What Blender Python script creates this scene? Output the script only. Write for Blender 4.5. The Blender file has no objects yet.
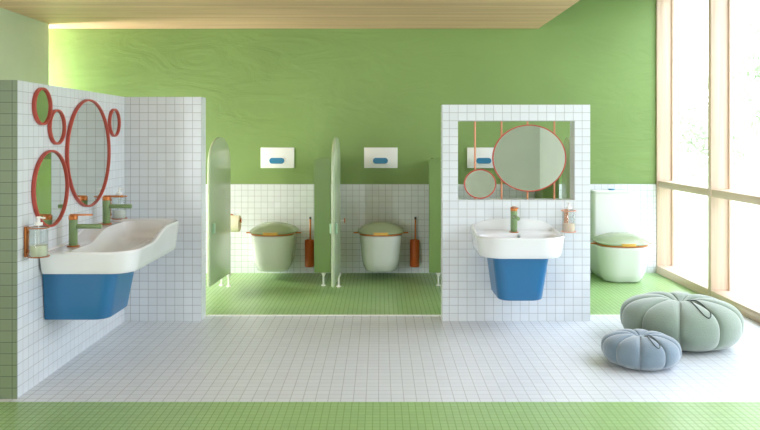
import bpy, bmesh, math, random
from mathutils import Vector, Matrix
PI = math.pi
C = bpy.context.scene.collection
sc = bpy.context.scene
random.seed(4)

# ------------------------------------------------------------------ camera
cam_d = bpy.data.cameras.new('camera'); cam = bpy.data.objects.new('camera', cam_d); C.objects.link(cam)
cam.location = (0, 0, 1.6); cam.rotation_euler = (PI/2, 0, 0)
cam_d.sensor_width = 36; cam_d.lens = 735/760*36
cam_d.shift_y = -78/760
cam_d.clip_end = 300
sc.camera = cam

# ------------------------------------------------------------------ world and light
w = bpy.data.worlds.new('World'); sc.world = w; w.use_nodes = True
nt = w.node_tree; bg = nt.nodes['Background']
bg.inputs['Color'].default_value = (0.82, 0.895, 1.0, 1)
# overcast sky: bright overhead, paler towards the horizon
_tc = nt.nodes.new('ShaderNodeTexCoord'); _sp = nt.nodes.new('ShaderNodeSeparateXYZ'); _mr = nt.nodes.new('ShaderNodeMapRange')
nt.links.new(_tc.outputs['Generated'], _sp.inputs[0]); nt.links.new(_sp.outputs['Z'], _mr.inputs[0])
_mr.inputs[1].default_value = 0.0; _mr.inputs[2].default_value = 0.75
_mr.inputs[3].default_value = 4.6; _mr.inputs[4].default_value = 7.8
nt.links.new(_mr.outputs[0], bg.inputs['Strength'])

def area(name, loc, rot, sx, sy, energy, col=(1, 1, 1), portal=False):
    l = bpy.data.lights.new(name, 'AREA'); l.shape = 'RECTANGLE'; l.size = sx; l.size_y = sy
    l.energy = energy; l.color = col
    if portal: l.cycles.is_portal = True
    o = bpy.data.objects.new(name, l); C.objects.link(o); o.location = loc; o.rotation_euler = rot
    return o
# daylight through the tall windows on the right (portals only steer the sky's light)
area('window_portal', (3.53, 5.12, 1.72), (0, PI/2, 0), 3.4, 7.1, 1, portal=True)
area('rear_fill', (-3.70, -1.1, 1.35), (0, -PI/2, 0), 1.9, 1.5, 215, (0.88, 0.93, 1.0))  # added fill lamp behind the camera, brightens the mirrored wall and the room
# daylight through the openings in the left wall behind the tiled partition
cl = area('corridor_daylight', (-3.66, 6.4, 1.18), (0, math.radians(-70), math.radians(25)), 1.5, 1.35, 58, (1.0, 0.94, 0.84)); cl.data.spread = math.radians(130)
area('alcove_daylight', (-4.55, 8.48, 1.75), (0, -PI/2, 0), 2.1, 0.33, 115, (1.0, 0.96, 0.92))

vs = sc.view_settings
vs.view_transform = 'Standard'; vs.look = 'None'; vs.gamma = 1.0; vs.use_curve_mapping = False
vs.exposure = 0.04
sc.cycles.use_denoising = True
sc.cycles.max_bounces = 10; sc.cycles.diffuse_bounces = 6; sc.cycles.glossy_bounces = 5
sc.cycles.transparent_max_bounces = 12
sc.cycles.sample_clamp_indirect = 6.0

# ------------------------------------------------------------------ materials
def lin(c):
    return tuple(((v/255)/12.92 if v/255 <= 0.04045 else ((v/255+0.055)/1.055)**2.4) for v in c) + (1.0,)
def mat(name, rgb, rough=0.5, metal=0.0, coat=0.0, sheen=0.0, spec=0.5, trans=0.0):
    m = bpy.data.materials.new(name); m.use_nodes = True
    b = m.node_tree.nodes['Principled BSDF']
    b.inputs['Base Color'].default_value = lin(rgb)
    b.inputs['Roughness'].default_value = rough; b.inputs['Metallic'].default_value = metal
    b.inputs['Coat Weight'].default_value = coat; b.inputs['Sheen Weight'].default_value = sheen
    b.inputs['Specular IOR Level'].default_value = spec
    b.inputs['Transmission Weight'].default_value = trans
    return m
def nodes(m): return m.node_tree.nodes, m.node_tree.links, m.node_tree.nodes['Principled BSDF']
def mathn(N, L, op, a, b=None, c=None):
    n = N.new('ShaderNodeMath'); n.operation = op
    for i, v in enumerate((a, b, c)):
        if v is None: continue
        if isinstance(v, (int, float)): n.inputs[i].default_value = v
        else: L.new(v, n.inputs[i])
    return n.outputs[0]

def tile_mat(name, rgb, grout, size, off, gw, rough=0.25, vary=0.03):
    """square mosaic: grout lines along the world axes that lie in the face"""
    m = mat(name, rgb, rough); N, L, b = nodes(m)
    g = N.new('ShaderNodeNewGeometry')
    sp = N.new('ShaderNodeSeparateXYZ'); L.new(g.outputs['Position'], sp.inputs[0])
    sn = N.new('ShaderNodeSeparateXYZ'); L.new(g.outputs['True Normal'], sn.inputs[0])
    masks = []; cells = []
    for i, ax in enumerate('XYZ'):
        u = mathn(N, L, 'DIVIDE', mathn(N, L, 'SUBTRACT', sp.outputs[ax], off[i]), size[i])
        cells.append(mathn(N, L, 'FLOOR', u))
        f = mathn(N, L, 'FRACT', u)
        d = mathn(N, L, 'MULTIPLY', mathn(N, L, 'MINIMUM', f, mathn(N, L, 'SUBTRACT', 1.0, f)), size[i])
        mr = N.new('ShaderNodeMapRange'); L.new(d, mr.inputs[0])
        mr.inputs[1].default_value = gw*0.3; mr.inputs[2].default_value = gw*0.7
        mr.inputs[3].default_value = 1; mr.inputs[4].default_value = 0
        inplane = mathn(N, L, 'LESS_THAN', mathn(N, L, 'ABSOLUTE', sn.outputs[ax]), 0.5)
        masks.append(mathn(N, L, 'MULTIPLY', mr.outputs[0], inplane))
    mk = mathn(N, L, 'MAXIMUM', mathn(N, L, 'MAXIMUM', masks[0], masks[1]), masks[2])
    cb = N.new('ShaderNodeCombineXYZ')
    for i in range(3): L.new(cells[i], cb.inputs[i])
    wn = N.new('ShaderNodeTexWhiteNoise'); wn.noise_dimensions = '3D'; L.new(cb.outputs[0], wn.inputs['Vector'])
    v = mathn(N, L, 'MULTIPLY_ADD', wn.outputs['Value'], vary*2, 1-vary)
    hs = N.new('ShaderNodeHueSaturation'); hs.inputs['Color'].default_value = lin(rgb); L.new(v, hs.inputs['Value'])
    mx = N.new('ShaderNodeMix'); mx.data_type = 'RGBA'
    L.new(mk, mx.inputs['Factor']); L.new(hs.outputs[0], mx.inputs[6]); mx.inputs[7].default_value = lin(grout)
    L.new(mx.outputs[2], b.inputs['Base Color'])
    L.new(mathn(N, L, 'MULTIPLY_ADD', mk, 0.5, rough), b.inputs['Roughness'])
    return m

def plaster_mat(name, rgb, rough=0.55):
    m = mat(name, rgb, rough); N, L, b = nodes(m)
    g = N.new('ShaderNodeNewGeometry')
    mp = N.new('ShaderNodeMapping'); L.new(g.outputs['Position'], mp.inputs[0])
    mp.inputs['Rotation'].default_value = (0.0, 0.9, 0.0); mp.inputs['Scale'].default_value = (0.7, 1, 1.8)
    n1 = N.new('ShaderNodeTexNoise'); n1.inputs['Scale'].default_value = 1.9; n1.inputs['Detail'].default_value = 8
    n1.inputs['Roughness'].default_value = 0.55; n1.inputs['Distortion'].default_value = 1.3; L.new(mp.outputs[0], n1.inputs['Vector'])
    n2 = N.new('ShaderNodeTexNoise'); n2.inputs['Scale'].default_value = 1.0; n2.inputs['Detail'].default_value = 3
    L.new(g.outputs['Position'], n2.inputs['Vector'])
    r = N.new('ShaderNodeMapRange'); L.new(n2.outputs['Fac'], r.inputs[0])
    r.inputs[1].default_value = 0.3; r.inputs[2].default_value = 0.7; r.inputs[3].default_value = 0.94; r.inputs[4].default_value = 1.05
    hs = N.new('ShaderNodeHueSaturation'); hs.inputs['Color'].default_value = lin(rgb); L.new(r.outputs[0], hs.inputs['Value'])
    L.new(hs.outputs[0], b.inputs['Base Color'])
    bp = N.new('ShaderNodeBump'); bp.inputs['Strength'].default_value = 0.22; bp.inputs['Distance'].default_value = 0.05
    L.new(n1.outputs['Fac'], bp.inputs['Height']); L.new(bp.outputs[0], b.inputs['Normal'])
    return m

def wood_mat(name, a, c, axis, plank=None, rough=0.5):
    """grain running along one world axis; plank = (axis, width) draws board joints"""
    m = mat(name, a, rough); N, L, b = nodes(m)
    g = N.new('ShaderNodeNewGeometry')
    mp = N.new('ShaderNodeMapping'); L.new(g.outputs['Position'], mp.inputs[0])
    s = [14.0, 14.0, 14.0]; s['XYZ'.index(axis)] = 0.5
    mp.inputs['Scale'].default_value = s
    n1 = N.new('ShaderNodeTexNoise'); n1.inputs['Scale'].default_value = 1.6; n1.inputs['Detail'].default_value = 6
    n1.inputs['Distortion'].default_value = 0.6; L.new(mp.outputs[0], n1.inputs['Vector'])
    cr = N.new('ShaderNodeValToRGB'); L.new(n1.outputs['Fac'], cr.inputs[0])
    cr.color_ramp.elements[0].position = 0.32; cr.color_ramp.elements[0].color = lin(c)
    cr.color_ramp.elements[1].position = 0.66; cr.color_ramp.elements[1].color = lin(a)
    col = cr.outputs[0]
    if plank:
        sp = N.new('ShaderNodeSeparateXYZ'); L.new(g.outputs['Position'], sp.inputs[0])
        u = mathn(N, L, 'DIVIDE', sp.outputs[plank[0]], plank[1])
        wn = N.new('ShaderNodeTexWhiteNoise'); wn.noise_dimensions = '1D'; L.new(mathn(N, L, 'FLOOR', u), wn.inputs['W'])
        v = mathn(N, L, 'MULTIPLY_ADD', wn.outputs['Value'], 0.22, 0.88)
        f = mathn(N, L, 'FRACT', u)
        gap = mathn(N, L, 'LESS_THAN', f, 0.05)
        v = mathn(N, L, 'MULTIPLY', v, mathn(N, L, 'MULTIPLY_ADD', gap, -0.12, 1.0))
        hs = N.new('ShaderNodeHueSaturation'); L.new(col, hs.inputs['Color']); L.new(v, hs.inputs['Value']); col = hs.outputs[0]
    L.new(col, b.inputs['Base Color'])
    return m

def glass_mat(name, tint=(255, 255, 255), fac=0.12, rough=0.02):
    m = bpy.data.materials.new(name); m.use_nodes = True; N = m.node_tree.nodes; L = m.node_tree.links
    N.remove(N['Principled BSDF'])
    t = N.new('ShaderNodeBsdfTransparent'); t.inputs[0].default_value = lin(tint)
    gl = N.new('ShaderNodeBsdfGlossy'); gl.inputs['Roughness'].default_value = rough
    lw = N.new('ShaderNodeLayerWeight'); lw.inputs[0].default_value = 0.5
    mx = N.new('ShaderNodeMixShader')
    mul = mathn(N, L, 'MULTIPLY_ADD', mathn(N, L, 'POWER', lw.outputs['Facing'], 4.0), fac*4, fac*0.25)
    L.new(mul, mx.inputs[0]); L.new(t.outputs[0], mx.inputs[1]); L.new(gl.outputs[0], mx.inputs[2])
    L.new(mx.outputs[0], N['Material Output'].inputs[0])
    return m

WT = tile_mat('white_wall_tile', (222, 227, 232), (168, 171, 172), (0.077, 0.0698, 0.0698), (-0.0134, 4.5006, -0.003), 0.0042)
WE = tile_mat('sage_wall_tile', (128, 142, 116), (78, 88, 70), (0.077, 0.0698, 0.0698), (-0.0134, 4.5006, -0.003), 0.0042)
FT = tile_mat('white_floor_tile', (216, 221, 227), (180, 183, 184), (0.077, 0.0698, 0.0698), (-0.0085, 4.5006, 0.03), 0.0048, 0.3)
GT = tile_mat('green_floor_tile', (152, 187, 123), (130, 164, 104), (0.042, 0.044, 0.044), (0.0, 0.01, 0.02), 0.005, 0.3, 0.05)
PL = plaster_mat('green_plaster', (124, 152, 86))
PLP = plaster_mat('pale_green_plaster', (184, 194, 172))
PLW = plaster_mat('off_white_plaster', (214, 222, 206))
WC = wood_mat('ceiling_wood', (214, 178, 148), (190, 152, 122), 'X', ('Y', 0.11))
WF = wood_mat('window_wood', (222, 200, 180), (206, 180, 158), 'Z')
WFH = wood_mat('window_wood_rail', (222, 200, 180), (206, 180, 158), 'Y')
GLASS = glass_mat('window_glass')
BGLASS = glass_mat('bottle_glass', (236, 240, 238), 0.16)
CER = mat('white_ceramic', (228, 230, 232), 0.12, coat=0.4)
MIR = mat('mirror_glass', (225, 232, 228), 0.02, metal=1.0)
RED = mat('coral_red_frame', (186, 78, 64), 0.4)
COP = mat('copper', (190, 114, 60), 0.3, metal=0.55)
ROD = mat('rose_copper_rod', (196, 132, 100), 0.35, metal=0.5)
GRN = mat('green_enamel', (126, 152, 104), 0.3)
ORG = mat('orange_enamel', (196, 92, 34), 0.3)
BLU = mat('blue_enamel', (40, 108, 156), 0.3)
BTN = mat('flush_button_blue', (48, 128, 170), 0.3)
DOOR = mat('sage_green_laminate', (178, 194, 160), 0.22)
PIL = mat('green_laminate', (126, 154, 92), 0.25)
LID = mat('sage_lid', (168, 180, 152), 0.22)
GOLD = mat('amber_seat', (228, 178, 84), 0.3)
SEAT = mat('copper_seat', (206, 122, 60), 0.32, metal=0.2)
WHT = mat('white_plastic', (240, 240, 238), 0.3)
PAPER = mat('cream_paper', (236, 226, 200), 0.9)
LIQ = mat('pale_soap', (214, 218, 190), 0.3)
PINK = mat('salmon_enamel', (226, 160, 130), 0.4)
STEEL = mat('brushed_steel', (180, 184, 180), 0.3, metal=1.0)
DARK = mat('dark_cord', (70, 78, 74), 0.7)
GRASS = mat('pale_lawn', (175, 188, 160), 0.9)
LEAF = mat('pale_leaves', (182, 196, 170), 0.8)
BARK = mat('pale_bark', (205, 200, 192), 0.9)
def velvet(name, rgb):
    m = mat(name, rgb, 0.85, sheen=0.6); N, L, b = nodes(m)
    n = N.new('ShaderNodeTexNoise'); n.inputs['Scale'].default_value = 90; n.inputs['Detail'].default_value = 3
    g = N.new('ShaderNodeNewGeometry'); L.new(g.outputs['Position'], n.inputs['Vector'])
    bp = N.new('ShaderNodeBump'); bp.inputs['Strength'].default_value = 0.25; bp.inputs['Distance'].default_value = 0.01
    L.new(n.outputs['Fac'], bp.inputs['Height']); L.new(bp.outputs[0], b.inputs['Normal'])
    return m
VSAGE = velvet('sage_velvet', (128, 144, 130))
VBLUE = velvet('dusty_blue_velvet', (110, 128, 142))

# ------------------------------------------------------------------ mesh helpers
def obj(name, bm, m, parent=None, smooth=True, loc=None):
    me = bpy.data.meshes.new(name); bmesh.ops.recalc_face_normals(bm, faces=bm.faces[:])
    bm.to_mesh(me); bm.free(); me.materials.append(m)
    if smooth:
        me.shade_smooth()
        try: me.set_sharp_from_angle(angle=math.radians(38))
        except Exception: pass
    o = bpy.data.objects.new(name, me); C.objects.link(o)
    if parent is not None: o.parent = parent
    if loc is not None: o.location = loc
    return o
def tag(o, label=None, cat=None, group=None, kind=None):
    if label: o['label'] = label
    if cat: o['category'] = cat
    if group: o['group'] = group
    if kind: o['kind'] = kind
    return o
def empty(name, loc, rz=0, label=None, cat=None, group=None):
    o = bpy.data.objects.new(name, None); C.objects.link(o); o.location = loc; o.rotation_euler = (0, 0, rz)
    o.empty_display_size = 0.1
    return tag(o, label, cat, group)
def dup(root, loc, rz=None, label=None, name=None):
    def cp(o, par):
        c = o.copy(); C.objects.link(c)
        if par is not None: c.parent = par
        for ch in list(o.children): cp(ch, c)
        return c
    r = cp(root, None); r.location = loc
    if rz is not None: r.rotation_euler = (0, 0, rz)
    if label: r['label'] = label
    return r
def bx(bm, x0, x1, y0, y1, z0, z1, bev=0, seg=2):
    t = bmesh.new(); bmesh.ops.create_cube(t, size=1)
    for v in t.verts:
        v.co = Vector(((x0+x1)/2+v.co.x*(x1-x0), (y0+y1)/2+v.co.y*(y1-y0), (z0+z1)/2+v.co.z*(z1-z0)))
    if bev: bmesh.ops.bevel(t, geom=t.edges[:], offset=bev, segments=seg, affect='EDGES', profile=0.5)
    merge(bm, t)
def merge(bm, t, M=None):
    if M is not None: bmesh.ops.transform(t, matrix=M, verts=t.verts)
    me = bpy.data.meshes.new('tmp'); t.to_mesh(me); t.free(); bm.from_mesh(me); bpy.data.meshes.remove(me)
def loft(bm, rings, cap0=True, cap1=True):
    vr = [[bm.verts.new(p) for p in r] for r in rings]
    n = len(vr[0])
    for a, b in zip(vr, vr[1:]):
        for i in range(n):
            bm.faces.new((a[i], a[(i+1) % n], b[(i+1) % n], b[i]))
    for r, c in ((vr[0], cap0), (vr[-1], cap1)):
        if c:
            ctr = bm.verts.new(sum((v.co for v in r), Vector())/n)
            for i in range(n): bm.faces.new((r[i], r[(i+1) % n], ctr))
def circ(c, r, z, n=32, ry=None):
    return [Vector((c[0]+r*math.cos(2*PI*i/n), c[1]+(ry or r)*math.sin(2*PI*i/n), z)) for i in range(n)]
def lathe(bm, c, prof, n=32):
    loft(bm, [circ(c, max(r, 1e-4), z, n) for r, z in prof])
def cyl(bm, p0, p1, r, n=20, r1=None, bev=0.0):
    p0 = Vector(p0); p1 = Vector(p1); d = p1-p0; L_ = d.length
    q = d.to_track_quat('Z', 'Y').to_matrix().to_4x4()
    t = bmesh.new(); r1 = r if r1 is None else r1
    prof = [(r, 0), (r1, L_)] if not bev else [(r-bev, 0), (r-bev*.3, bev*.3), (r, bev), (r1, L_-bev), (r1-bev*.3, L_-bev*.3), (r1-bev, L_)]
    lathe(t, (0, 0), prof, n)
    merge(bm, t, Matrix.Translation(p0) @ q)
def tube(bm, pts, r, n=8):
    pts = [Vector(p) for p in pts]; rings = []
    for i, p in enumerate(pts):
        d = (pts[min(i+1, len(pts)-1)]-pts[max(i-1, 0)]).normalized()
        q = d.to_track_quat('Z', 'Y').to_matrix()
        rings.append([p+q @ Vector((r*math.cos(2*PI*k/n), r*math.sin(2*PI*k/n), 0)) for k in range(n)])
    loft(bm, rings)
def rrect(x0, x1, y0, y1, rad, m=10, k=8):
    """rounded rectangle, rad = radii at (x1,y0), (x1,y1), (x0,y1), (x0,y0); fixed point count"""
    P = []
    cs = [((x1, y0), (-1, 1), -PI/2), ((x1, y1), (-1, -1), 0), ((x0, y1), (1, -1), PI/2), ((x0, y0), (1, 1), PI)]
    arcs = []
    for (c, s, a0), r in zip(cs, rad):
        r = max(r, 1e-3); cx = c[0]+s[0]*r; cy = c[1]+s[1]*r
        arcs.append([(cx+r*math.cos(a0+PI/2*i/k), cy+r*math.sin(a0+PI/2*i/k)) for i in range(k+1)])
    for i in range(4):
        P += arcs[i]; a = arcs[i][-1]; b = arcs[(i+1) % 4][0]
        P += [(a[0]+(b[0]-a[0])*j/m, a[1]+(b[1]-a[1])*j/m) for j in range(1, m)]
    return P
def ss(a, b, x):
    t = min(1, max(0, (x-a)/(b-a))); return t*t*(3-2*t)
def struct(name, boxes, m, bev=0.0, parent=None, smooth=False):
    bm = bmesh.new()
    for b in boxes: bx(bm, *b, bev)
    o = obj(name, bm, m, parent, smooth or bev > 0)
    if parent is None: o['kind'] = 'structure'
    return o

# ------------------------------------------------------------------ the room
DA, DB = 6.391, 8.667          # front face of the tiled walls, back wall
WL, WR = -2.22, 3.255          # tiled left wall, inner face of the window frames
NE = 4.5                       # near end of the tiled left wall
TOP = 1.948; CZ = 2.877; UX = -3.743; UY = 8.306
HZ = 4.35
struct('floor', [(-4.7, 3.455, 4.44, DA+0.205, -0.12, 0)], FT)
struct('floor_green_front', [(-4.7, 3.455, 3.72, 4.44, -0.12, 0)], GT)['kind'] = 'structure'
struct('floor_near', [(-4.7, 3.455, -2.1, 3.72, -0.12, 0)], FT)['kind'] = 'structure'
struct('floor_green_back', [(-4.7, 3.455, DA+0.205, DB+0.15, -0.12, 0.0)], GT)
struct('trim_1', [(-1.55, 3.255, DA+0.190, DA+0.214, -0.01, 0.004)], mat('white_strip', (240, 240, 236), 0.4))
struct('wall_back', [(-4.7, 3.455, DB, DB+0.15, 0, HZ)], PL)
struct('wall_back_tiling', [(-4.7, WR-0.002, DB-0.018, DB-0.0005, 0.0, 1.046)], WT)['kind'] = 'structure'
# left wall: corridor daylight opening, plus an added rear one for the fill lamp
struct('wall_left', [(UX-0.15, UX, -0.30, 5.60, 0, HZ), (UX-0.15, UX, -2.1, -1.90, 0, HZ), (UX-0.15, UX, -1.90, -0.30, 0, 0.35), (UX-0.15, UX, -1.90, -0.30, 2.35, HZ), (UX-0.15, UX, 5.60, 7.12, 0, 0.40), (UX-0.15, UX, 5.60, 7.12, 1.95, HZ),
                     (UX-0.15, UX, 7.12, UY, 0, HZ)], PLP)
struct('wall_alcove', [(-4.75, -4.6, UY-0.1, DB, 0, HZ), (-4.6, UX-0.15, UY-0.1, UY, 0, HZ)], PLP)['kind'] = 'structure'
struct('wall_front', [(-3.9, 3.5, -2.25, -2.1, 0, HZ)], PLW)
struct('wall_right', [(WR+0.001, 3.5, -2.1, 1.585, 0, HZ), (WR+0.001, 3.5, 1.585, DB, 3.38, HZ)], PLW)
struct('ceiling', [(-4.75, 1.868, -2.1, DB-0.002, CZ, CZ+0.14)], WC)
struct('ceiling_upper', [(-4.75, 3.6, -2.25, DB+0.15, HZ, HZ+0.15)], PLW)['kind'] = 'structure'
# tiled partition on the left with its wing
struct('wall_left_partition', [(WL-0.17, WL, NE, DA+0.161, 0, TOP), (WL, -1.553, DA, DA+0.161, 0, TOP)], WT)['kind'] = 'structure'
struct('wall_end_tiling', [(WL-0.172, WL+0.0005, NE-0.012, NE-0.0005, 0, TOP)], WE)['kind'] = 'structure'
# tiled washbasin wall with its opening
SX0, SX1, SZ = 0.543, 1.828, 1.882
OX0, OX1, OZ0, OZ1 = 0.678, 1.693, 1.052, 1.739
def holed():
    bm = bmesh.new(); y0, y1 = DA, DA+0.161
    for y in (y0, y1):
        o = [bm.verts.new((x, y, z)) for x, z in ((SX0, 0), (SX1, 0), (SX1, SZ), (SX0, SZ))]
        i = [bm.verts.new((x, y, z)) for x, z in ((OX0, OZ0), (OX1, OZ0), (OX1, OZ1), (OX0, OZ1))]
        for k in range(4): bm.faces.new((o[k], o[(k+1) % 4], i[(k+1) % 4], i[k]))
        if y == y0: O, I = o, i
    for k in range(4):
        bm.faces.new((O[k], O[(k+1) % 4], o[(k+1) % 4], o[k])); bm.faces.new((I[k], I[(k+1) % 4], i[(k+1) % 4], i[k]))
    return bm
o = obj('wall_washbasin_partition', holed(), WT, smooth=False); o['kind'] = 'structure'

# windows on the right: deep wooden posts, rail, sill, glass
posts = [8.634, 7.228, 5.82, 4.41, 3.0, 1.59]
for n in range(5):
    y1 = posts[n]; y0 = posts[n+1]
    f = struct('window_%d' % (n+1), [(WR, WR+0.2, y1-(0.0), y1+(0.033 if n == 0 else 0.066), 0, 3.38)], WF, 0.003)
    bm = bmesh.new()
    a, b = y0+0.066, y1
    bx(bm, WR, WR+0.2, a, b, 0, 0.09, 0.004)
    bx(bm, WR+0.01, WR+0.17, a, b, 1.012, 1.085, 0.004)
    bx(bm, WR, WR+0.2, a, b, 3.30, 3.38, 0.004)
    obj('rail', bm, WFH, f)
    bm = bmesh.new(); q = 0.022
    for z0, z1 in ((0.09, 1.012), (1.085, 3.30)):
        bx(bm, WR+0.172, WR+0.2, a, a+q, z0, z1); bx(bm, WR+0.172, WR+0.2, b-q, b, z0, z1)
    obj('glazing_bead', bm, WF, f, False)
    bm = bmesh.new(); bx(bm, WR+0.180, WR+0.188, a+q, b-q, 0.09, 1.012); bx(bm, WR+0.180, WR+0.188, a+q, b-q, 1.085, 3.30)
    obj('glass_pane', bm, GLASS, f, False)
struct('window_8', [(WR, WR+0.2, 1.59, 1.656, 0, 3.38)], WF, 0.003)
# the opening in the left wall has a frame and a pane
f = struct('window_7', [(UX-0.12, UX-0.04, 5.60, 5.65, 0.40, 1.95), (UX-0.12, UX-0.04, 7.07, 7.12, 0.40, 1.95),
                        (UX-0.12, UX-0.04, 5.65, 7.07, 0.40, 0.45), (UX-0.12, UX-0.04, 5.65, 7.07, 1.90, 1.95)], WF)
obj('glass_pane', (lambda bm: (bx(bm, UX-0.09, UX-0.08, 5.65, 7.07, 0.45, 1.90), bm)[1])(bmesh.new()), GLASS, f, False)

f = struct('window_6', [(UX-0.12, UX-0.04, -1.90, -1.85, 0.35, 2.35), (UX-0.12, UX-0.04, -0.35, -0.30, 0.35, 2.35),
                        (UX-0.12, UX-0.04, -1.85, -0.35, 0.35, 0.40), (UX-0.12, UX-0.04, -1.85, -0.35, 2.30, 2.35)], WF)  # unseen window, added as a setting for the rear fill lamp
obj('glass_pane', (lambda bm: (bx(bm, UX-0.09, UX-0.08, -1.85, -0.35, 0.40, 2.30), bm)[1])(bmesh.new()), GLASS, f, False)

# outside
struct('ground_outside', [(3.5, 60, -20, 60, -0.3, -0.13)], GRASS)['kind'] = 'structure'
def tree(x, y, h, r, label, seed):
    rnd = random.Random(seed)
    t = empty('tree', (x, y, -0.13), 0, label, 'tree', None)
    bm = bmesh.new(); cyl(bm, (0, 0, 0), (0.1, 0, h*0.62), 0.11, 10, 0.05)
    for k in range(5):
        a = k*1.3; cyl(bm, (0.05, 0, h*0.35), (r*0.6*math.cos(a), r*0.6*math.sin(a), h*0.7), 0.05, 8, 0.02)
    obj('trunk', bm, BARK, t)
    bm = bmesh.new()
    blobs = [(rnd.uniform(-.55, .55)*r, rnd.uniform(-.55, .55)*r, h*rnd.uniform(.3, .88), r*rnd.uniform(.35, .6)) for _ in range(14)]
    for k in range(3200):
        bxx = blobs[k % len(blobs)]
        d = Vector((rnd.gauss(0, 1), rnd.gauss(0, 1), rnd.gauss(0, 1))).normalized()*bxx[3]*rnd.uniform(.6, 1)
        c = Vector(bxx[:3])+d
        u = Vector((rnd.gauss(0, 1), rnd.gauss(0, 1), rnd.gauss(0, 1))).normalized(); v = u.orthogonal().normalized()
        s = rnd.uniform(.05, .09)
        vs_ = [bm.verts.new(c+u*s*1.5), bm.verts.new(c+v*s*.6), bm.verts.new(c-u*s*1.5), bm.verts.new(c-v*s*.6)]
        bm.faces.new(vs_)
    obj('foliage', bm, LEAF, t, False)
    return t
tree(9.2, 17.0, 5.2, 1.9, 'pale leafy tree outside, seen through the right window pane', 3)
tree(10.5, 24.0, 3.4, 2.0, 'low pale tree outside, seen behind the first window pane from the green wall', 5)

# ------------------------------------------------------------------ toilet cubicles
PT = 1.374
def arch_panel(bm, w_, z0, zs, zt, th):
    """upright panel with an elliptical top, spanning local x 0..w_, thickness along y"""
    pts = [(0.0, z0), (w_, z0)]
    n = 28
    for i in range(n+1):
        a = PI*i/n; pts.append((w_/2+w_/2*math.cos(a), zs+(zt-zs)*math.sin(a)**0.85 if 0 < i < n else zs))
    t = bmesh.new(); vs_ = [t.verts.new((x, 0, z)) for x, z in pts]; f_ = t.faces.new(vs_)
    r = bmesh.ops.extrude_face_region(t, geom=[f_])
    for v in r['geom']:
        if isinstance(v, bmesh.types.BMVert): v.co.y += th
    es = [e for e in t.edges if abs(e.verts[0].co.y-e.verts[1].co.y) < 1e-6]
    bmesh.ops.bevel(t, geom=es, offset=th*0.38, segments=4, affect='EDGES', profile=0.5)
    merge(bm, t)
FZ = 0.14; FY = 7.9
def foot_bm(x, y):
    bm = bmesh.new(); lathe(bm, (x, y), [(.026, 0), (.026, .008), (.010, .014), (.010, .10), (.026, .128), (.028, .14)], 16); return bm
def partition(name_loc, label, divx, pil, divider=True):
    t = empty('cubicle_partition', name_loc, 0, label, 'partition')
    ox, oy, _ = name_loc
    bm = bmesh.new()
    x0, x1 = pil[0]-ox, pil[1]-ox; zt = PT
    prof = [(x0, FZ), (x1, FZ), (x1, zt), (x1-.03, zt+.008), (x0+(x1-x0)*.5, zt+.003), (x0+.02, zt-.012), (x0, zt-.022)]
    tt = bmesh.new(); vs_ = [tt.verts.new((x, 0, z)) for x, z in prof]; ff = tt.faces.new(vs_)
    r = bmesh.ops.extrude_face_region(tt, geom=[ff])
    for v in r['geom']:
        if isinstance(v, bmesh.types.BMVert): v.co.y += 0.03
    bmesh.ops.bevel(tt, geom=tt.edges[:], offset=.004, segments=2, affect='EDGES')
    merge(bm, tt); obj('pilaster', bm, PIL, t)
    obj('foot', foot_bm((x0+x1)/2+.01, .015), WHT, t)
    if divider:
        bm = bmesh.new(); dx = divx-ox; bx(bm, dx, dx+.026, .031, DB-.02-oy, FZ, PT-.02, .006)
        obj('divider_panel', bm, PIL, t)
        bm = bmesh.new(); dx = divx-ox; bx(bm, dx-.012, dx+.038, DB-.05-oy, DB-.021-oy, 1.30, 1.34, .003)
        obj('wall_bracket', bm, PIL, t)
    return t
pA = partition((-1.72, FY, 0), 'green cubicle partition beside the left tiled wing wall', -1.786, (-1.79, -1.645), False)
pB = partition((-.62, FY, 0), 'green cubicle partition between the two toilets in view', -.704, (-.708, -.528))
pC = partition((.62, FY, 0), 'green cubicle partition left of the washbasin wall', .60, (.527, .71))
pD = partition((1.83, FY, 0), 'green cubicle partition seen through the opening in the washbasin wall', 1.82, (1.75, 1.925))
def door(hinge, free, label):
    d = Vector((free[0]-hinge[0], free[1]-hinge[1])); a = math.atan2(d.y, d.x); L_ = d.length
    t = empty('cubicle_door', (hinge[0], hinge[1], 0), a, label, 'door', 'round-topped cubicle doors')
    bm = bmesh.new(); arch_panel(bm, L_, FZ, 1.30, 1.60, .032); obj('door_leaf', bm, DOOR, t)
    bm = bmesh.new()
    for y0, y1 in ((-.022, -.001), (.033, .054)):
        bx(bm, L_-.115, L_-.055, y0, y1, .70-.05, .70+.05, .009, 3)
    obj('latch', bm, mat('mint_latch', (170, 206, 176), .3) if 'mint_latch' not in bpy.data.materials else bpy.data.materials['mint_latch'], t)
    obj('foot', foot_bm(.03, .016), WHT, t)
    return t
door((-1.632, 7.89), (-1.683, 7.15), 'open round-topped green cubicle door beside the left tiled wing wall')
door((-.456, 7.89), (-.474, 7.15), 'open round-topped green cubicle door seen edge-on between the toilets')
door((1.955, 7.90), (1.862, 7.16), 'open round-topped green door seen through the washbasin wall opening')

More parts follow.
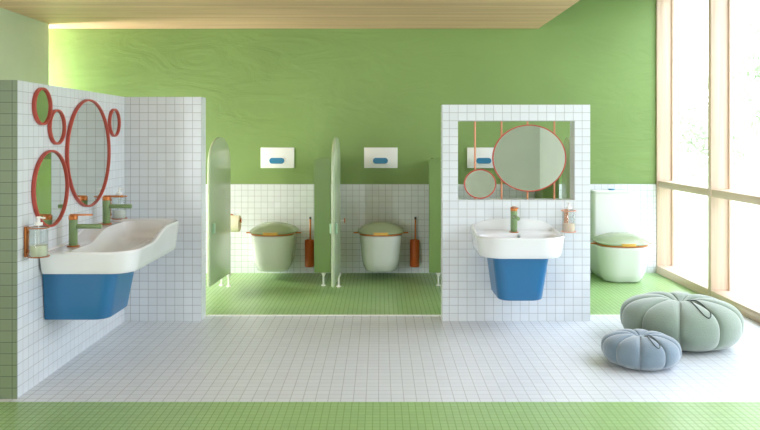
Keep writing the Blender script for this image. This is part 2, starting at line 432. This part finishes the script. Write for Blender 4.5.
# flush plates
def flush_plate(x, label):
    t = empty('flush_plate', (x, DB-.001, 1.355), 0, label, 'flush plate', 'flush plates on the green wall')
    bm = bmesh.new(); bx(bm, -.197, .197, -.022, 0, -.121, .121, .004); obj('plate', bm, WHT, t)
    def capsule(hw, hh, y0, y1):
        bm = bmesh.new(); P = rrect(-hw, hw, -hh, hh, (hh-.001,)*4, 2, 8)
        loft(bm, [[Vector((p[0]*(1-q/hw), y, p[1]*(1-q/hh))) for p in P] for y, q in ((y0, .003), (y0+.003, 0), (y1, 0))])
        return bm
    obj('button_surround', capsule(.108, .055, -.030, -.0215), WHT, t, loc=(-.005, 0, -.034))
    obj('flush_button', capsule(.088, .034, -.042, -.0295), BTN, t, loc=(-.005, 0, -.034))
    return t
fp = flush_plate(-1.207, 'white flush plate with blue button above the left toilet')
dup(fp, (.01, DB-.001, 1.355), label='white flush plate with blue button above the middle toilet')
dup(fp, (1.224, DB-.001, 1.355), label='white flush plate with blue button seen through the washbasin wall opening')

# toilets; local y runs out from the wall
def lid_parts(t, y0, y1, hw, z, rise, tab):
    rad = lambda s: (.10*s, min(hw, .21)*s, min(hw, .21)*s, .10*s)
    def ring(ins, zz, n=6): return [Vector((p[0], p[1], zz)) for p in rrect(-hw+ins, hw-ins, y0+ins, y1-ins, rad(1-ins/hw*.8), 8, 8)]
    bm = bmesh.new(); loft(bm, [ring(.022, z), ring(.014, z+.003), ring(.014, z+.015), ring(.022, z+.018)])
    for s in (-1, 1):
        xs = hw-.03; ym = (y0+y1)/2-.02
        cyl(bm, (s*xs, ym, z+.010), (s*(hw+.050), ym, z+.010), .011, 12, .007, .003)
    obj('seat', bm, SEAT, t)
    def lring(f, zz):
        cy = (y0+y1)/2
        return [Vector((p[0]*f, cy+(p[1]-cy)*f, zz)) for p in rrect(-hw, hw, y0, y1, rad(1), 8, 8)]
    bm = bmesh.new(); zb = z+.019
    prof = [(.955, 0), (.995, .003), (1.005, .009), (1.0, .015)]
    for i in range(1, 9):
        q = (i/8.5)**1.25; prof.append((1.0-q, .015+(rise-.015)*(1-(1-q)**2.1)))
    rings = []
    for f, dz in prof:
        r = lring(f, zb+dz)
        # the lid leans up a little towards the wall
        for p in r: p.z += .012*(1-(p.y-y0)/(y1-y0))
        rings.append(r)
    loft(bm, rings)
    obj('lid', bm, LID, t)
    bm = bmesh.new(); P = rrect(-tab, tab, y1-.10, y1+.012, (.01, .03, .03, .01), 6, 6)
    loft(bm, [[Vector((p[0], p[1]-abs(p[0])*.10, zz)) for p in P] for zz in (z+.016, z+.019, z+.040, z+.043)])
    obj('lid_grip', bm, GOLD, t)['label'] = 'amber grip at the front of the lid'
def bowl_bm(y1, hw, z0, z1, bot_hw, bot_y1, y0=0.0):
    bm = bmesh.new(); rings = []
    n = 12
    for i in range(n+1):
        f = i/n
        e = f**0.5
        h_ = bot_hw+(hw-bot_hw)*e; yy = bot_y1+(y1-bot_y1)*e
        rings.append((h_, yy, z0+.03+(z1-.012-z0-.03)*f))
    L_ = [(bot_hw-.05, bot_y1-.06, z0), (bot_hw-.018, bot_y1-.02, z0+.006), (bot_hw-.005, bot_y1-.006, z0+.016)]+rings
    L_ += [(hw-.003, y1-.003, z1-.004), (hw-.012, y1-.012, z1)]
    loft(bm, [[Vector((p[0], p[1], z)) for p in rrect(-h_, h_, y0, yy, (.02, h_*.72, h_*.72, .02), 8, 10)] for h_, yy, z in L_])
    return bm
def hung_toilet(x, label):
    t = empty('wall_hung_toilet', (x, DB-.018, 0), PI, label, 'toilet', 'wall-hung toilets in the cubicles')
    obj('bowl', bowl_bm(.57, .236, .096, .505, .182, .49), CER, t)
    lid_parts(t, .09, .58, .262, .506, .108, .09)
    return t
t1 = hung_toilet(-1.205, 'white wall-hung toilet with sage lid in the left cubicle')
dup(t1, (.01, DB-.018, 0), PI, 'white wall-hung toilet with sage lid in the middle cubicle')
# floor-standing toilet with cistern on the right
t = empty('floor_standing_toilet', (2.69, DB-.018, 0), PI, 'white floor-standing toilet with a tall cistern beside the window', 'toilet')
obj('bowl', bowl_bm(.70, .285, 0.0, .40, .215, .62), CER, t)
lid_parts(t, .20, .71, .285, .401, .108, .09)
bm = bmesh.new()
loft(bm, [[Vector((p[0], p[1], z)) for p in rrect(-.224+i_, .240-i_, 0.002, .20-i_, (.01, .04, .04, .01), 4, 6)] for i_, z in ((.02, .38), (.004, .40), (0, .95), (0.0, .955))])
obj('cistern', bm, CER, t)
bm = bmesh.new()
loft(bm, [[Vector((p[0], p[1], z)) for p in rrect(-.228+i_, .244-i_, 0.002, .206-i_, (.01, .045, .045, .01), 4, 6)] for i_, z in ((.006, .956), (0, .960), (0, .978), (.008, .986))])
obj('cistern_lid', bm, CER, t)
bm = bmesh.new(); lathe(bm, (0.0, .11), [(.036, .985), (.036, .994), (.030, .998)], 24); obj('flush_button', bm, BTN, t)['label'] = 'round blue push button'

# toilet brushes
def brush(x, label):
    t = empty('toilet_brush', (x, DB-.085, 0), 0, label, 'toilet brush', 'orange toilet brushes beside the toilets')
    bm = bmesh.new(); lathe(bm, (0, 0), [(.045, .085), (.054, .089), (.056, .10), (.056, .395), (.052, .399), (.049, .399), (.049, .38)], 28)
    obj('holder', bm, ORG, t)
    bm = bmesh.new(); bx(bm, -.02, .02, .05, .067, .28, .34, .003); obj('wall_mount', bm, ORG, t)
    bm = bmesh.new(); cyl(bm, (.008, 0, .20), (.008, 0, .655), .0105, 14, .0095, .003); obj('handle', bm, COP, t)
    bm = bmesh.new(); cyl(bm, (.008, 0, .640), (.008, 0, .668), .0125, 14, .0115, .004); obj('handle_cap', bm, DARK, t)
    bm = bmesh.new(); lathe(bm, (.008, 0), [(.02, .12), (.035, .13), (.035, .20), (.012, .215)], 18); obj('brush_head', bm, WHT, t)
    return t
b1 = brush(-.822, 'orange wall-mounted toilet brush in the left cubicle')
dup(b1, (.405, DB-.085, 0), label='orange wall-mounted toilet brush in the middle cubicle')

# paper roll and holders on the divider panels
def holder(x0, x1, y, z, label, am):
    t = empty('toilet_roll_holder', (x0, y, z), 0, label, 'toilet roll holder')
    L_ = x1-x0
    bm = bmesh.new(); cyl(bm, (.012, 8.648-y, 0), (.012, 8.636-y, 0), .03, 20, None, .003); tube(bm, [(.012, 8.64-y, 0), (.012, .03, 0), (.014, .010, 0), (.022, .002, 0), (.04, 0, 0), (L_-.01, 0, 0)], .009, 12)
    obj('arm', bm, am, t)
    bm = bmesh.new(); cyl(bm, (L_-.012, 0, 0), (L_, 0, 0), .022, 24, None, .004); bmesh.ops.scale(bm, vec=(1, .85, 1.3), verts=bm.verts)
    obj('end_cap', bm, ORG, t)['label'] = 'orange end cap'
    return t
holder(-1.759, -1.548, 8.22, .665, 'orange-tipped toilet roll holder behind the left cubicle door', COP)
holder(-.677, -.388, 8.22, .665, 'orange-tipped roll holder behind the edge-on cubicle door', WHT)
bm = bmesh.new()
loft(bm, [[Vector((x, 8.22+r*math.cos(2*PI*i/36), .632+r*math.sin(2*PI*i/36))) for i in range(36)] for x, r in
          ((-1.74, .045), (-1.74, .088), (-1.737, .092), (-1.568, .092), (-1.565, .088), (-1.565, .045), (-1.74, .045))], False, False)
tag(obj('toilet_roll', bm, PAPER), 'cream toilet paper roll hanging on its holder in the left cubicle', 'toilet roll')

# ------------------------------------------------------------------ washbasins (local x along the wall, y out from it)
def basin_bm(x0, x1, dep, zf, zbot, r, bowls, lip):
    """zf(x, y): rim height; bowls: list of (cx, hw); lip(x,y): raised wall-side lip"""
    bm = bmesh.new(); M_, K_ = 26, 12
    R = (.03, r, r, .03)
    def ring(i_, zfun):
        P = rrect(x0+i_, x1-i_, max(0, i_*.6 if i_ > 0 else 0), dep-i_, tuple(max(.008, q-i_) for q in R), M_, K_)
        return [Vector((p[0], p[1], zfun(p[0], p[1]))) for p in P]
    up = lambda x, y: zf(x, y)+lip(x, y)
    rings = [ring(.10, lambda x, y: zbot), ring(.045, lambda x, y: zbot), ring(.032, lambda x, y: zbot+.004), ring(.024, lambda x, y: zbot+.016)]
    for f in (.15, .3, .5, .7, .85, .95):
        rings.append(ring(.024*(1-f), lambda x, y, f=f: zbot+.016+(up(x, y)-.012-zbot-.016)*f))
    rings += [ring(0.0, lambda x, y: up(x, y)-.012), ring(.002, lambda x, y: up(x, y)-.005), ring(.006, lambda x, y: up(x, y)-.001),
              ring(.013, lambda x, y: up(x, y)), ring(.019, lambda x, y: up(x, y)-.003), ring(.024, lambda x, y: zf(x, y)+lip(x, y)*.75-.008),
              ring(.030, lambda x, y: zf(x, y)+lip(x, y)*.15-.012)]
    # inner basin: start behind the tap deck
    def inner(i_, dz, f):
        P = rrect(x0+i_, x1-i_, .165+(i_-.035)*.7, dep-i_, (max(.02, .10-i_*.2),)+tuple(max(.02, q-i_) for q in R[1:3])+(max(.02, .10-i_*.2),), M_, K_)
        return [Vector((p[0], p[1], zf(p[0], p[1])*(1-f)+(zf((x0+x1)/2, .3)*f)+dz)) for p in P]
    st = bowls
    rings += [inner(.035, -.013, 0), inner(.040, -.016, 0), inner(.046, -.030, 0), inner(.060, -.065, .1*st), inner(.085, -.092, .2*st),
              inner(.12, -.108, .3*st), inner(.17, -.117, .35*st), inner(.21, -.121, .4*st)]
    loft(bm, rings)
    return bm
def cover_bm(hw0, d0, hw1, d1, z0, z1):
    bm = bmesh.new(); rings = []
    for f, i_ in ((0, .04), (0, .012), (.015, .003), (.035, 0), (.3, 0), (.6, 0), (.97, 0), (1, 0), (1, .02)):
        hw = hw0+(hw1-hw0)*f-i_; d = d0+(d1-d0)*f-i_
        rings.append([Vector((p[0], p[1], z0+(z1-z0)*f)) for p in rrect(-hw, hw, 0.002, d, (.01, .085, .085, .01), 8, 10)])
    loft(bm, rings); return bm
# single basin
BXc = 1.150
t = empty('washbasin', (BXc, DA-.001, 0), PI, 'white washbasin with blue siphon cover on the free-standing tiled wall', 'washbasin')
bm = basin_bm(-.365, .365, .545, lambda x, y: .795, .622, .22, 0, lambda x, y: .098*ss(.34, .0, y)*max(0, 1-abs(x/.368)**3.0)**.7 + .035*ss(.42, .12, y)*ss(.05, .33, x)*ss(.0, .06, y))
obj('basin', bm, CER, t)
bm = cover_bm(.182, .415, .232, .455, .266, .630); obj('siphon_cover', bm, BLU, t)['label'] = 'blue tapered siphon cover'
bm = bmesh.new(); lathe(bm, (-.02, .30), [(.022, .676), (.024, .679), (.020, .682)], 20); obj('drain', bm, STEEL, t)
bm = bmesh.new(); cyl(bm, (-.02, .182, .765), (-.02, .197, .760), .013, 16); obj('overflow', bm, STEEL, t)
# stepped double basin
LC = 5.372
t = empty('stepped_double_washbasin', (WL+.001, LC, 0), -PI/2, 'long white stepped double washbasin with blue cover on the left tiled wall', 'washbasin')
zstep = lambda x, y: .856+.080*ss(.20, -.20, x)          # local -x is far
bm = basin_bm(-.615, .615, .62, zstep, .703, .17, 1, lambda x, y: 0.0)
# deepen nothing: the two bowls share one stepped trough
obj('basin', bm, CER, t)
bm = cover_bm(.225, .42, .255, .475, .391, .706); o = obj('siphon_cover', bm, BLU, t, loc=(.297, 0, 0)); o['label'] = 'blue tapered siphon cover'

# ------------------------------------------------------------------ taps (spout along local +y)
def tap(loc, rz, label):
    t = empty('tap', loc, rz, label, 'tap', 'green and copper basin taps')
    bm = bmesh.new(); lathe(bm, (0, 0), [(.041, 0), (.042, .002), (.042, .006), (.040, .008)], 32); obj('base_plate', bm, COP, t)
    bm = bmesh.new(); lathe(bm, (0, 0), [(.028, .008), (.029, .010), (.029, .184)], 32); obj('body', bm, GRN, t)
    bm = bmesh.new(); cyl(bm, (0, .018, .138), (0, .195, .138), .0165, 24, None, .003); obj('spout', bm, GRN, t)
    bm = bmesh.new(); lathe(bm, (0, 0), [(.028, .1845), (.030, .187), (.030, .213), (.028, .216)], 32)
    P = rrect(-.016, .016, -.02, .135, (.006, .014, .014, .006), 3, 5)
    loft(bm, [[Vector((p[0], p[1], z)) for p in P] for z in (.213, .215, .221, .223)])
    obj('lever', bm, COP, t)
    return t
tp = tap((WL+.102, 5.075, .845), -PI/2, 'near green tap with copper lever on the stepped double washbasin')
dup(tp, (WL+.102, 5.69, .925), -PI/2, 'far green tap with copper lever on the stepped double washbasin')
dup(tp, (1.145, DA-.105, .784), PI, 'green tap with copper lever on the single washbasin')

# ------------------------------------------------------------------ soap dispensers (local y out from the wall)
def dispenser(loc, rz, label, brk, liquid, zoff=0):
    t = empty('soap_dispenser', loc, rz, label, 'soap dispenser')
    bm = bmesh.new(); bx(bm, -.022, .022, .001, .014, 0, .19, .004)
    for z in (.035, .155): cyl(bm, (0, .013, z), (0, .022, z), .010, 12, None, .002)
    obj('wall_plate', bm, brk, t)
    for z in (.004, .183):
        bm = bmesh.new()
        pts = [(.062*math.sin(2*PI*i/32), .084+.062*math.cos(2*PI*i/32), z) for i in range(33)]
        tube(bm, pts, .0035, 8); obj('holder_ring', bm, brk, t)
    bm = bmesh.new(); lathe(bm, (0, .084), [(.048, .002), (.053, .006), (.054, .02), (.054, .165), (.048, .185), (.022, .197), (.022, .206)], 32)
    bmesh.ops.delete(bm, geom=[f for f in bm.faces if f.calc_center_median().z > .2059], context='FACES')
    b = obj('glass_bottle', bm, BGLASS, t)
    bm = bmesh.new(); lathe(bm, (0, .084), [(.046, .006), (.050, .012), (.050, .072)], 32); obj('soap', bm, liquid, b)
    bm = bmesh.new(); lathe(bm, (0, .084), [(.024, .198), (.024, .214), (.010, .217), (.008, .240), (.013, .242), (.013, .252)], 20)
    cyl(bm, (0, .084, .246), (0, .125, .243), .006, 10, .005); cyl(bm, (0, .084, .198), (0, .084, .03), .003, 8)
    obj('pump', bm, WHT, t)
    return t
dispenser((WL, 4.60, .85), -PI/2, 'near glass soap dispenser with copper bracket on the left tiled wall', COP, LIQ)
dispenser((WL, 6.02, .93), -PI/2, 'far glass soap dispenser with copper bracket behind the two taps', COP, mat('clear_soap', (232, 234, 230), .3))
dispenser((1.62, DA, .785), PI, 'glass soap dispenser with salmon bracket right of the single washbasin', PINK, mat('pink_soap', (232, 206, 186), .4))

# ------------------------------------------------------------------ round mirrors on the left wall (facing +x)
def wall_mirror(y, z, r, label, th=.027):
    y *= 1.0046
    t = empty('round_mirror', (WL, y, z), 0, label, 'mirror', 'round red-framed mirrors on the left tiled wall')
    bm = bmesh.new(); n = 72; fr = .013
    rings = []
    for x, rr in ((.001, r-.01), (.001, r-.002), (.003, r), (th-.003, r), (th, r-.003), (th, r-fr+.002), (th-.002, r-fr), (.011, r-fr), (.001, r-fr-.002)):
        rings.append([Vector((x, rr*math.cos(2*PI*i/n), rr*math.sin(2*PI*i/n))) for i in range(n)])
    loft(bm, rings, False, False); obj('mirror_frame', bm, RED, t)
    bm = bmesh.new(); rr = r-fr-.0005
    loft(bm, [[Vector((x, rr*math.cos(2*PI*i/n), rr*math.sin(2*PI*i/n))) for i in range(n)] for x in (.010, .014)])
    obj('mirror_glass', bm, MIR, t, smooth=False)
    return t
wall_mirror(4.783, 1.80, .123, 'small round red-framed mirror highest up near the wall end')
wall_mirror(5.0, 1.668, .121, 'small round red-framed mirror between the highest mirror and the largest')
wall_mirror(5.558, 1.478, .408, 'largest round red-framed mirror on the left tiled wall')
wall_mirror(6.08, 1.719, .117, 'small round red-framed mirror right of the largest, nearest the corner')
wall_mirror(4.91, 1.255, .258, 'medium round red-framed mirror behind the near tap and dispenser')

# hanging rods and mirrors in the opening
for k, (px, lab) in enumerate(((475, 'thin copper rod behind the small mirror in the wall opening'), (501.5, 'thin copper rod behind the left edge of the large hanging mirror'),
                               (527.5, 'thin copper rod behind the centre of the large hanging mirror'), (554.3, 'thin copper rod behind the right side of the large hanging mirror'))):
    x = (px-380)*6.47/735
    bm = bmesh.new(); cyl(bm, (x, 6.47, OZ0), (x, 6.47, OZ1), .0085, 14)
    tag(obj('support_rod', bm, ROD), lab, 'rod', 'copper rods in the wall opening')
def hang_mirror(x, z, rx, rz_, label):
    t = empty('hanging_round_mirror', (x, 6.44, z), 0, label, 'mirror', 'round mirrors in the wall opening')
    n = 80; fr = .011
    def R(y, d): return [Vector(((rx-d)*math.cos(2*PI*i/n), y, (rz_-d)*math.sin(2*PI*i/n))) for i in range(n)]
    bm = bmesh.new(); loft(bm, [R(-.006, fr), R(-.011, fr-.002), R(-.012, fr*.5), R(-.010, 0), R(.018, 0), R(.020, .004), R(.020, fr)], False, False)
    obj('mirror_frame', bm, RED, t)
    bm = bmesh.new(); loft(bm, [R(-.007, fr-.0005), R(.019, fr-.0005)]); obj('mirror_glass', bm, MIR, t, smooth=False)
    return t
hang_mirror(1.307, 1.415, .323, .294, 'large round red-framed mirror hanging in the wall opening')
hang_mirror(.876, 1.189, .141, .130, 'small round red-framed mirror hanging at the left of the wall opening')

# ------------------------------------------------------------------ poufs
def pouf(loc, rx, ry, h, m, label, lobes=9, loop=None):
    t = empty('pouf', loc, -math.atan2(loc[0], loc[1]), label, 'pouf')
    bm = bmesh.new(); nu, nv = 216, 40; rings = []
    sp = lambda v, e: math.copysign(abs(v)**e, v)
    def P(th, a):
        c = ((th+PI/2)/(2*PI)*lobes) % 1.0; c = 2*c-1
        f = math.sqrt(max(0, 1-abs(c)**2.8))
        ca, sa = math.cos(a), math.sin(a)
        r = sp(ca, .62)*(1-.095*(1-f))
        z = sp(sa, .80)
        k = math.exp(-(r/.20)**2)
        if z > 0: z = z*(1-.19*(1-f)*(1-k))*(1-.30*k)
        else: z = max(z, -.93)
        return Vector((rx*r*math.cos(th), ry*r*math.sin(th), h*(.5*z/.97)+h*.5*.93/.97))
    for j in range(nv+1):
        a = -PI/2+PI*j/nv
        a = max(-PI/2+.01, min(PI/2-.01, a))
        rings.append([P(2*PI*i/nu, a) for i in range(nu)])
    loft(bm, rings); obj('cushion', bm, m, t)
    bm = bmesh.new(); top = P(0.0, PI/2-.01).z; lathe(bm, (0, 0), [(.02*rx/.4, top-.004), (.03*rx/.4, top+.004), (.02*rx/.4, top+.010)], 20); obj('button', bm, m, t)
    # cord loop lying over a front right lobe
    bm = bmesh.new(); pts = []
    def S(x, y):  # surface height at a plan position
        th = math.atan2(y/ry, x/rx); r = math.hypot(x/rx, y/ry); lo, hi = 0.02, PI/2-.01
        for _ in range(30):
            mid = (lo+hi)/2; p = P(th, mid)
            if math.hypot(p.x/rx, p.y/ry) > r: lo = mid
            else: hi = mid
        return P(th, lo).z
    for x, y in loop:
        x *= rx; y *= ry; pts.append(Vector((x, y, S(x, y)+.004)))
    sm = []
    for i in range(len(pts)-1):
        p0, p1, p2, p3 = pts[max(i-1, 0)], pts[i], pts[i+1], pts[min(i+2, len(pts)-1)]
        for k in range(6):
            q = k/6; x = .5*((2*p1)+(-p0+p2)*q+(2*p0-5*p1+4*p2-p3)*q*q+(-p0+3*p1-3*p2+p3)*q**3)
            x.z = max(x.z, S(x.x, x.y)+.004); sm.append(x)
    tube(bm, sm, .0030*rx/.45+.0008, 8); obj('cord_loop', bm, DARK, t)['label'] = 'thin dark cord loop'
    return t
LOOP = [(.07, -.08), (.13, -.26), (.20, -.48), (.28, -.68), (.36, -.79), (.43, -.80), (.46, -.70), (.42, -.52), (.32, -.33), (.22, -.19), (.10, -.08)]
pouf((2.345, 5.74, 0), .452, .435, .358, VSAGE, 'large sage green velvet pumpkin-shaped pouf on the white tiles', loop=LOOP)
pouf((1.840, 5.19, 0), .270, .256, .218, VBLUE, 'small dusty blue velvet pumpkin-shaped pouf in front of the sage one', loop=LOOP)
